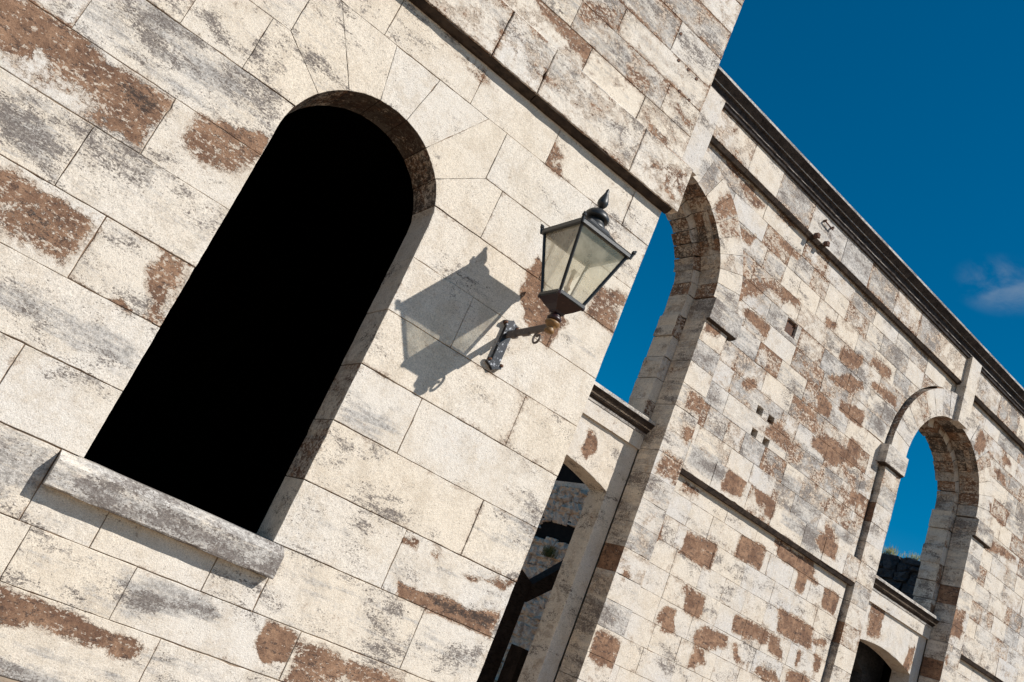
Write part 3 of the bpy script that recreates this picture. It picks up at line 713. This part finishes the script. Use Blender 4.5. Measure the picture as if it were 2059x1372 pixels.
def soffit(s0, s1, z, yf, p, d=.06):  # dark strip added under each projection, carrying stain and painted shade
    prism('soffit_moulding', [(0, z-d), (p*.55, z-d), (p-.012, z-.012), (p-.012, z+.002), (0, z+.002)], s0, s1, yf+p, far, M_SOFFIT, jit=.004, step=.07)
# course heights on this wall follow the near building's courses
ks = list(range(-4, 9))
lowz = [zk(k) for k in (-2, -1, 0, 1, 2, 3, 4, 5, 6, 7, 8)]+[3.56]
for (p0, p1) in ((C1+HW+PW, C2-HW-PW-GW), (C2+HW+PW, 23.4)):
    for z0, z1 in zip(lowz[:-1], lowz[1:]):
        if z1 < (1.4 if p0 > 15 else 0): continue
        if z1-z0 < .1: continue
        run(p0, p1, z0, z1, .50, .95, browny=.25, grey=.40, gap=random.choice([.0005, .001, .003]))
    upz = [zk(10)+CH*.93*i for i in range(0, 14)]
    upz = [zk(10)]+[zk(k) for k in range(11, 22)]+[8.74]
    for z0, z1 in zip(upz[:-1], upz[1:]):
        if p0 < 15 and z1 < ZS+.01: run(p0, p1, z0, z1, .45, 1.0)
        elif z1 < ZS+.01: run(p0, p1, z0, z1, .45, 1.0)
        elif p0 < 15: run(C1, C2, z0, z1, .45, 1.0)
        else: run(C2, 23.4, z0, z1, .45, 1.0)
# the four putlog holes and the square recess are real openings in the blocks that hold them
# piers, imposts, arch rings (front order), rear order
for c in (C1, C2):
    for s in (-1, 1):
        if c == C1 and s < 0: zlist = [-EYE, 1.2, 3.6, ZS-.41]
        else: zlist = [-EYE, zk(-2), zk(-1), zk(0), zk(1), zk(2), zk(3), zk(4), zk(5), zk(6), zk(7), zk(8), zk(9), zk(10), zk(11), zk(12), zk(13), zk(14), ZS-.41]
        xi, xo = c+s*HW, c+s*(HW+PW)
        for z0, z1 in zip(zlist[:-1], zlist[1:]):
            far_stone('pier_block', rect(min(xi, xo), max(xi, xo), z0, z1), YF, .43, browny=.55, h=.1, side=(random.choice([.1, .15, .2, .3, .3, .95]), .6, random.choice([.1, .25, .4, .5]), .1))  # sides: stains, toned darker to put jamb shade into the wear
        # impost
        xo2 = c+s*(HW+PW+.16)
        far_stone('impost', rect(min(xi, xo2), max(xi, xo2), ZS-.41, ZS-.03), YF-.07, .50, grey=1.8, browny=.3, h=.09, dark=.35)
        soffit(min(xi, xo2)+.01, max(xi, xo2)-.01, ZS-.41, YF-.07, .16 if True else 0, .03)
        # rear order jamb
        zl = [4.0, zk(11), zk(12), zk(13), zk(14), zk(15), ZS]
        if c == C1 and s < 0: zl = [4.0, ZS]
        for z0, z1 in zip(zl[:-1], zl[1:]):
            a, b = c+s*(HW-.17+random.uniform(-.02, .02)), c+s*(HW+.3)
            far_stone('jamb_block', rect(min(a, b), max(a, b), z0, z1), YS, .42+random.uniform(-.03, .03), browny=1., grey=.5, h=.1, chip=.02, side=(random.choice([.1, .2, .3, .95]), .4, random.choice([.1, .25, .45]), .1))  # side stains here also carry painted jamb shade
    n = 19
    for i in range(n):
        a0, a1 = -pi/2+pi*i/n, -pi/2+pi*(i+1)/n
        m_ = 4
        P = arch(c, ZS, HW, a0, a1, m_)+arch(c, ZS, RO, a1, a0, m_)
        far_stone('voussoir', P, YF, .43, browny=1.0, grey=.6, h=.1, dark=.15, side=(random.choice([.3, .45, .6]), .8, random.uniform(.55, .95) if abs(a0+.08) < 1.1 else .4, .3))
        if i % 1 == 0:
            P = arch(c, ZS, HW-.17+random.uniform(-.02, .02), a0, a1, m_)+arch(c, ZS, HW+.2, a1, a0, m_)
            far_stone('voussoir', P, YS, .42+random.uniform(-.03, .03), browny=1.2, grey=.5, h=.1, chip=.02, dark=.35, side=(random.choice([.3, .45, .6]), .8, random.uniform(.55, .95) if abs(a0+.08) < 1.1 else .4, .3))
    # keystone pilaster up to the cornice
    far_stone('key_pilaster', [(c-.20, ZS+HW-.03), (c+.20, ZS+HW-.03), (c+.215, ZTOP+.02), (c-.215, ZTOP+.02)], YF-.10, .20, browny=.3, grey=.3, h=.1)
    # infill wall with doorway
    dw, dz, dcr = 1.20, 2.70, 2.88
    Rr = (dw*dw+(dcr-dz)**2)/(2*(dcr-dz)); da = math.asin(dw/Rr)
    door = [(c+dw, -EYE)]+[(c+Rr*sin(a), dcr-Rr+Rr*cos(a)) for a in [da-2*da*i/16 for i in range(17)]]+[(c-dw, -EYE)]
    inf = [(c-HW+.004, -EYE)]+door[::-1]+[(c+HW-.004, -EYE), (c+HW-.004, 3.80), (c-HW+.004, 3.80)]
    dr = [(.0, .0)]
    brownspots = Field([([(7.83+c-C1, 3.36), (7.98+c-C1, 3.42), (8.09+c-C1, 3.28), (8.02+c-C1, 2.98), (7.90+c-C1, 2.93), (7.80+c-C1, 3.10)], .85, .03)] if c == C1 else
                       [([(15.9, 3.55), (16.45, 3.60), (16.50, 3.0), (16.0, 2.9)], .72, .05), ([(17.55, 3.2), (17.8, 3.3), (17.75, 2.5), (17.5, 2.6)], .9, .04)])
    stone('infill_wall', inf, YS+.006, .40, far, M_W2, lambda x, z: (min(1, brownspots(x, z)+.05), .08, .05, .35), h=.09, gap=.002, chip=.003, rough=.003, bev=.006, side=(.2, .3, .22, .1))
    prism('string', [(0, 3.56), (.045, 3.555), (.045, 3.82), (0, 3.82)], c-HW+.01, c+HW-.01, YS, far, M_W2, lambda s: (.12, .2, .15, .4), .003, .12)
    prism('ledge', [(0, 3.785), (.055, 3.785), (.065, 3.82), (.075, 3.845), (.105, 3.865), (.105, 3.885), (.13, 3.90), (.175, 3.965), (.19, 3.975), (.19, 4.02), (.17, 4.035), (-.40, 4.06), (-.40, 3.785)], c-HW+.006, c+HW-.006, YS, far,
          [M_W2, M_SOFFIT], lambda s: (.15, .65+.3*noise.noise(Vector((s*3, 1, 0))), .45, .6), .003, .07, mats=[1, 0, 1, 1, 1, 0, 1, 1, 0, 0, 0, 0, 0])
# lower band course, upper string, frieze, cornice
for a, b in ((C1+HW+PW, C2-HW-PW), (C2+HW+PW, 23.4)):
    x = a
    while x < b-.01:
        nx_ = min(b, x+random.uniform(.6, 1.0)); nx_ = b if b-nx_ < .3 else nx_
        far_stone('band_block', rect(x, nx_, 3.545, zk(10)), YF, .12, browny=.6, grey=.6, dark=.2, chip=.008)
        soffit(x+.003, nx_-.003, 3.545, YF, .09, .07); x = nx_
for a, b in ((S0+2.6, C1-.215), (C1+.215, C2-.215), (C2+.215, 23.4)):
    x = a
    while x < b-.01:
        nx_ = min(b, x+random.uniform(.8, 1.3)); nx_ = b if b-nx_ < .4 else nx_
        far_stone('frieze_block', rect(x, nx_, 8.755, ZTOP+.20), YF, .12, browny=.75, grey=1.0, dark=.2)
        soffit(x+.003, nx_-.003, 8.755, YF, .09, .07); x = nx_
x = S0+1.5; i = 0
cp = [(.0, 9.325), (.045, 9.33), (.055, 9.385), (.075, 9.392), (.080, 9.402), (.095, 9.49), (.140, 9.503), (.145, 9.52), (.16, 9.53), (.245, 9.605), (.252, 9.615), (.25, 9.662), (.0, 9.73)]
while x < 24:
    nx_ = x+random.uniform(1.3, 1.9); i += 1
    prism('cornice_block', cp, x+.002, nx_-.002, YF, far, [M_DARKCORN, M_W2], lambda s: (.05, .85, .45, .8), .006, .06, mats=[0, 0, 0, 1, 0, 0, 1, 0, 0, 0, 1, 0, 0], seed=i); x = nx_

# black box added behind the second doorway to keep it dark
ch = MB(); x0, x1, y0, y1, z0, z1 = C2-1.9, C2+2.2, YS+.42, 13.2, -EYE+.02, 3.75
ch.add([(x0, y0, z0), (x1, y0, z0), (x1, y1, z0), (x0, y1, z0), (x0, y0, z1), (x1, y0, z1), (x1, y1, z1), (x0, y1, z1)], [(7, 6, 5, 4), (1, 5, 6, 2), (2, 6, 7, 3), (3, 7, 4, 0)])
ch.build('shade_box', M_SHADE, far)
# inner arch, paler edge seen in the doorway
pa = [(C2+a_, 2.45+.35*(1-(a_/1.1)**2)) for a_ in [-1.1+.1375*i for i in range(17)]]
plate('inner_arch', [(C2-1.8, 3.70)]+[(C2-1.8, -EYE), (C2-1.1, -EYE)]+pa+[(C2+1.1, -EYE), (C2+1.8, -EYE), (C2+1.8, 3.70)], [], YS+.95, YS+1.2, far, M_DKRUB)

# ------------------------------------------------------------------ iron fittings on the far wall
def farpt(s, y, z): return Vector((s*cos(A2)-y*sin(A2), s*sin(A2)+y*cos(A2), z))
ip = empty('iron_plate', farpt((sq[0]+sq[2])/2, Y2+.03, sq[1]), A2); tag(ip, 'rusty square iron plate sunk in a recess between the arches', 'iron plate')
w_ = sq[2]-sq[0]; h_ = sq[3]-sq[1]
MB().add([(-w_/2, .02, 0), (w_/2, .02, 0), (w_/2, .02, h_), (-w_/2, .02, h_), (-w_/2, .05, 0), (w_/2, .05, 0), (w_/2, .05, h_), (-w_/2, .05, h_)], [(0, 1, 2, 3), (5, 4, 7, 6), (0, 4, 5, 1), (1, 5, 6, 2), (2, 6, 7, 3), (3, 7, 4, 0)]).build('plate', M_RUSTY, ip)
for sx in (-1, 1):
    for zz in (.03, h_-.03):
        MB().bar((sx*(w_/2-.035), .03, zz), (sx*(w_/2-.035), -.02, zz), .035).build('bolt', M_RUSTY, ip)
for n_, (s, z, wd, lb) in enumerate([(10.93, 9.14, .30, 'rusty iron staple fixed on the frieze under the black cornice'), (10.72, 8.80, .16, 'left of two rusty iron lugs on the upper string course'), (11.03, 8.82, .16, 'right of two rusty iron lugs on the upper string course')]):
    o = empty('iron_bracket', farpt(s, YF, z), A2); tag(o, lb, 'iron bracket', 'iron brackets on the frieze')
    m_ = MB()
    if n_ == 0:
        MB().bar((-.13, -.05, 0), (.13, -.05, -.02), .022).build('strap', M_RUSTY, o)
        for sx in (-.12, .12): MB().bar((sx, .06, .02), (sx, -.065, .02), .024, .05).build('prong', M_RUSTY, o)
    else:
        MB().bar((0, .02, -.02), (0, -.07, -.03), .085, .09).build('lug', M_RUSTY, o)
        MB().bar((-.04, -.065, -.06), (.04, -.065, -.06), .035).build('bolt', M_RUSTY, o)

# ------------------------------------------------------------------ lantern on its bracket
LX, LY = 2.655, 4.47
lan = empty('wall_lantern', (2.655, Y1, 1.66)); lo = Vector((2.655, Y1, 1.66))
tag(lan, 'black iron four-sided glass lantern on a bracket right of window', 'lantern')
def lpart(mb, name, mat, parent=None, smooth=False, origin=None):
    og = Vector(origin or (LX, LY, 2.3)); o = mb.build(name, mat, None, og, smooth)
    if parent is None: o.parent = lan; o.location = og-lo
    else: o.parent = parent; o.location = og-(Vector(parent['_o']) if '_o' in parent else lo)
    return o
T, Bm, zt_, zb_ = .208, .098, 2.562, 2.118
cor = [(-1, -1), (1, -1), (1, 1), (-1, 1)]
for i, (a, b) in enumerate(cor):
    lpart(MB().bar((LX+a*T, LY+b*T, zt_), (LX+a*Bm, LY+b*Bm, zb_), .020), 'corner_bar', M_FRAME)
    lpart(MB().bar((LX+a*(T+.012), LY+b*(T+.012), zt_-.012), (LX+a*(T+.030), LY+b*(T+.030), zt_+.052), .024, w2=.012).lathe((LX+a*(T+.022), LY+b*(T+.022), zt_+.03), [(.006, -.012), (.016, 0), (.012, .014), (.002, .022)], 8), 'rim_ear', M_FRAME)
    lpart(MB().lathe((LX+a*(Bm+.008), LY+b*(Bm+.008), zb_-.012), [(.004, -.014), (.014, -.006), (.014, .010), (.004, .018)], 8), 'base_knob', M_BASE)
tr_ = MB(); br_ = MB()
for i in range(4):
    a, b = cor[i], cor[(i+1) % 4]
    tr_.bar((LX+a[0]*T*1.04, LY+a[1]*T*1.04, zt_), (LX+b[0]*T*1.04, LY+b[1]*T*1.04, zt_), .026, .032)
    br_.bar((LX+a[0]*Bm*1.08, LY+a[1]*Bm*1.08, zb_), (LX+b[0]*Bm*1.08, LY+b[1]*Bm*1.08, zb_), .026, .030)
lpart(tr_, 'top_rim', M_FRAME); lpart(br_, 'bottom_rim', M_FRAME)
for i in range(4):
    a, b = cor[i], cor[(i+1) % 4]; k_ = .985
    q = [Vector((LX+a[0]*Bm*k_, LY+a[1]*Bm*k_, zb_)), Vector((LX+b[0]*Bm*k_, LY+b[1]*Bm*k_, zb_)), Vector((LX+b[0]*T*k_, LY+b[1]*T*k_, zt_)), Vector((LX+a[0]*T*k_, LY+a[1]*T*k_, zt_))]
    lpart(MB().add(q, [(0, 1, 2, 3)]), 'glass_pane', M_GLASS)
# roof, chimney, finial
lpart(MB().frus((LX, LY, 0), [(T*1.07, 2.572), (T*1.09, 2.582), (.150, 2.625), (.095, 2.675), (.082, 2.70)]), 'roof', M_FRAME)
lpart(MB().frus((LX, LY, 0), [(.03, 2.50), (.06, 2.52), (.10, 2.569)]), 'burner_reflector', M_ARM)
lpart(MB().lathe((LX, LY, 0), [(.092, 2.675), (.094, 2.695), (.080, 2.715), (.066, 2.735), (.064, 2.765)], 24), 'chimney', M_FRAME, smooth=True)
lpart(MB().lathe((LX, LY, 0), [(.060, 2.752), (.084, 2.758), (.088, 2.772), (.084, 2.790), (.068, 2.812), (.040, 2.832), (.016, 2.842), (.010, 2.858)], 24), 'chimney_cap', M_FRAME, smooth=True)
lpart(MB().lathe((LX, LY, 0), [(.010, 2.850), (.024, 2.862), (.036, 2.882), (.038, 2.900), (.032, 2.925), (.020, 2.958), (.011, 2.985), (.013, 2.995), (.004, 3.012)], 18), 'finial', M_FRAME, smooth=True)
# gas burner inside
lpart(MB().lathe((LX, LY, 0), [(.016, 2.11), (.016, 2.20), (.024, 2.215), (.012, 2.235), (.012, 2.33), (.020, 2.345), (.006, 2.36)], 12), 'burner', M_GOLD, smooth=True)
# base, neck, brass knop
lpart(MB().frus((LX, LY, 0), [(.034, 2.018), (.040, 2.035), (.070, 2.060), (.108, 2.100), (.112, 2.108)]), 'base', M_BASE)
lpart(MB().lathe((LX, LY, 0), [(.026, 1.965), (.046, 1.972), (.050, 1.985), (.042, 1.998), (.034, 2.010), (.036, 2.028)], 18), 'neck', M_BASE, smooth=True)
lpart(MB().lathe((LX, LY, 0), [(.010, 1.872), (.026, 1.878), (.036, 1.892), (.028, 1.908), (.024, 1.918), (.040, 1.932), (.052, 1.948), (.050, 1.960), (.030, 1.970)], 20), 'brass_knop', M_GOLD, smooth=True)
# bracket arm, scroll, wall plate
lpart(MB().bar((LX, Y1-.02, 1.905), (LX, LY+.02, 1.925), .022, .050).bar((LX, Y1-.16, 1.880), (LX, Y1-.10, 1.882), .03, .02).bar((LX, LY+.30, 1.888), (LX, LY+.22, 1.89), .028, .018), 'bracket_arm', M_ARM)
sp_ = []
for i in range(26):
    a = i/25*2.35*pi; rr = .052-.036*i/25; sp_.append((LX, LY+.105+rr*sin(a)*1.0, 1.850+rr*cos(a)))
lpart(MB().tube([(LX, LY+.03, 1.912), (LX, LY+.06, 1.905)]+sp_, .008, 6), 'scroll', M_ARM)
pl = MB()
out = []
def plate_outline():
    z0, z1, w = 1.665, 2.005, .034; P = []
    P += [(w, z0+.03), (w, z1-.045)]
    P += [(w+.022, z1-.03), (w+.026, z1-.012), (w+.006, z1-.006), (.016, z1+.004), (0, z1+.016), (-.016, z1+.004)]
    P += [(-w-.006, z1-.006), (-w-.026, z1-.012), (-w-.022, z1-.03), (-w, z1-.045), (-w, z0+.03)]
    P += [(-w-.022, z0+.020), (-w-.028, z0), (-w-.006, z0-.010), (-.014, z0-.022), (0, z0-.034), (.014, z0-.022), (w+.006, z0-.010), (w+.028, z0), (w+.022, z0+.020)]
    return P
P = [(LX+a, b) for a, b in plate_outline()]
o = plate('wall_plate', P, [], Y1-.034, Y1+.004, None, M_PLATE); o.parent = lan; o.location = -lo
for zz in (1.69, 1.98):
    for sx in (-1, 1):
        lpart(MB().lathe((0, 0, 0), [(.004, -.012), (.016, -.006), (.016, .006), (.004, .012)], 8), 'plate_boss', M_RUSTY, origin=(0, 0, 0)).location = Vector((LX+sx*.052, Y1-.030, zz))-lo

# ------------------------------------------------------------------ ruins behind the arches
CROSS = lambda X: (lambda u, v, d: (X+d, -u, v))      # wall facing -x; u runs towards the camera
def rubble(X, ya, yb, z0, z1, parent, mat, lo, hi, hh, holes=(), rough=.02, topj=0.):
    z = z0
    while z < z1-.03:
        nz_ = min(z1, z+random.uniform(*hh)); u = -yb
        if z1-nz_ < .1: nz_ = z1
        while u < -ya-.02:
            nu = min(-ya, u+random.uniform(lo, hi))
            if -ya-nu < lo*.5: nu = -ya
            if not any(h[0] < -(u+nu)/2 < h[1] and h[2] < (z+nz_)/2 < h[3] for h in holes):
                j = lambda: random.uniform(-1, 1)*lo*.22
                P = [(u+j(), z+j()), (nu+j(), z+j()), (nu+j(), nz_+j()+(random.uniform(-topj, topj) if nz_ == z1 else 0)), (u+j(), nz_+j()+(random.uniform(-topj, topj) if nz_ == z1 else 0))]
                o = stone('rubble_stone', P, random.uniform(-.06, .05), .25, None, mat, lambda x, y: (.5, .5, .3, .5), h=.11, gap=.012, rough=rough, chip=.02, bev=.03, frame=CROSS(X))
                o.parent = parent; o.location = o.location-Vector(parent.location)
            u = nu
        z = nz_
XB = 20.0; q_ = XB/12
rb = empty('rubble_wall', (XB, 16.0*q_, -EYE)); tag(rb, 'grey rubble wall with square black openings seen through the nearer doorway', 'wall')
hs = [(15.55*q_, 17.2*q_, 2.58*q_, 3.16*q_), (14.0*q_, 18.6*q_, 4.08*q_, 4.6*q_)]
c_ = plate('wall', [(-18.4*q_, -EYE), (-14.0*q_, -EYE), (-14.0*q_, 5.0*q_), (-18.4*q_, 5.0*q_)], [rect(-17.2*q_, -15.5*q_, 2.58*q_, 3.16*q_), rect(-18.3*q_, -14.1*q_, 4.10*q_, 4.62*q_)], .09, .9, None, M_RUBBLE, frame=CROSS(XB)); c_.parent = rb; c_.location = -Vector(rb.location)
rubble(XB, 14.0*q_, 18.4*q_, -EYE, 5.0*q_, rb, M_RUBBLE, .38, .95, (.22, .50), hs, .10)
for hh_ in hs:
    b_ = MB().add([(XB+.10, hh_[0]-.1, hh_[2]-.1), (XB+.10, hh_[1]+.1, hh_[2]-.1), (XB+.10, hh_[1]+.1, hh_[3]+.1), (XB+.10, hh_[0]-.1, hh_[3]+.1)], [(0, 1, 2, 3)]).build('shade_panel', M_SHADE); b_.parent = rb; b_.location = -Vector(rb.location)  # black sheet just inside each hole stands in for its shade
b_ = MB().add([(XB+.9, 13.9*q_, -EYE+.01), (XB+.9, 18.5*q_, -EYE+.01), (XB+.9, 18.5*q_, 5*q_), (XB+.9, 13.9*q_, 5*q_)], [(0, 1, 2, 3)]).build('backing', M_SHADE); b_.parent = rb; b_.location = -Vector(rb.location)
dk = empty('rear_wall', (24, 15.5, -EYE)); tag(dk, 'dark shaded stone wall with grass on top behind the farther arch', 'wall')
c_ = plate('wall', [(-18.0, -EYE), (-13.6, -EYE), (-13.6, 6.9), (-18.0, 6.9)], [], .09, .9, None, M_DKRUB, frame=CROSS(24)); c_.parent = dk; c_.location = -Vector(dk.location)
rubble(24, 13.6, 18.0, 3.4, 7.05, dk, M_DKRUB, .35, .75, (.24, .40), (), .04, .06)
def tuft(name, x, y, z, n, hgt, label):
    m_ = MB()
    for i in range(n):
        a = random.random()*2*pi; r_ = random.random()*.22; l_ = hgt*random.uniform(.5, 1); bx = r_*cos(a); by = r_*sin(a)*2.0
        tx = bx+random.uniform(-.5, .5)*l_; ty = by+random.uniform(-.5, .5)*l_; w = .010
        m_.add([(bx-w, by, -.05), (bx+w, by+w, -.05), ((bx+tx)/2+w*.7, (by+ty)/2, l_*.62), (tx, ty, l_), ((bx+tx)/2-w*.7, (by+ty)/2, l_*.62)], [(0, 1, 2, 4), (4, 2, 3)])
    o = m_.build(name, M_GRASS); o.location = (x, y, z); tag(o, label, 'grass'); return o
tuft('grass_tuft', 24.25, 16.35, 7.05, 150, .42, 'left tuft of dry grass on the dark wall behind the arch')
tuft('grass_tuft', 24.25, 15.45, 7.02, 110, .34, 'right tuft of dry grass on the dark wall behind the arch')
tuft('grass_tuft', XB-.20, 16.15*q_, 2.25*q_, 120, .45, 'small grass tuft growing out of the grey rubble wall')

# timber post and brace behind the first doorway
tp = empty('timber_post', (8.75, 12.3, -EYE)); tag(tp, 'dark timber post with slanted top and diagonal brace in the nearer doorway', 'post')
def tpart(m_, name): o = m_.build(name, M_TIMBER); o.parent = tp; o.location = -Vector(tp.location); return o
tpart(MB().add([(8.30, 12.3, -EYE), (8.93, 12.3, -EYE), (8.93, 12.3, 1.17), (8.58, 12.3, 1.33), (8.30, 12.3, 1.33), (8.30, 12.7, -EYE), (8.93, 12.7, -EYE), (8.93, 12.7, 1.17), (8.58, 12.7, 1.33), (8.30, 12.7, 1.33)],
      [(0, 1, 2, 3, 4), (9, 8, 7, 6, 5), (1, 6, 7, 2), (2, 7, 8, 3), (3, 8, 9, 4), (5, 0, 4, 9)]), 'post')
tpart(MB().add([(8.925, 12.25, .84), (9.65, 12.25, 1.50), (9.65, 12.25, 1.92), (8.925, 12.25, 1.16), (8.925, 12.5, .84), (9.65, 12.5, 1.50), (9.65, 12.5, 1.92), (8.925, 12.5, 1.16)], [(0, 1, 2, 3), (7, 6, 5, 4), (0, 4, 5, 1), (1, 5, 6, 2), (2, 6, 7, 3), (3, 7, 4, 0)]), 'brace')
tpart(MB().bar((9.07, 12.1, -EYE), (9.07, 12.1, .14), .34, .3), 'lower_post')

# ------------------------------------------------------------------ lift everything from eye-level coordinates to ground = 0
for o in bpy.data.objects:
    if o.parent is None and o.type in ('MESH', 'EMPTY'): o.location.z += EYE
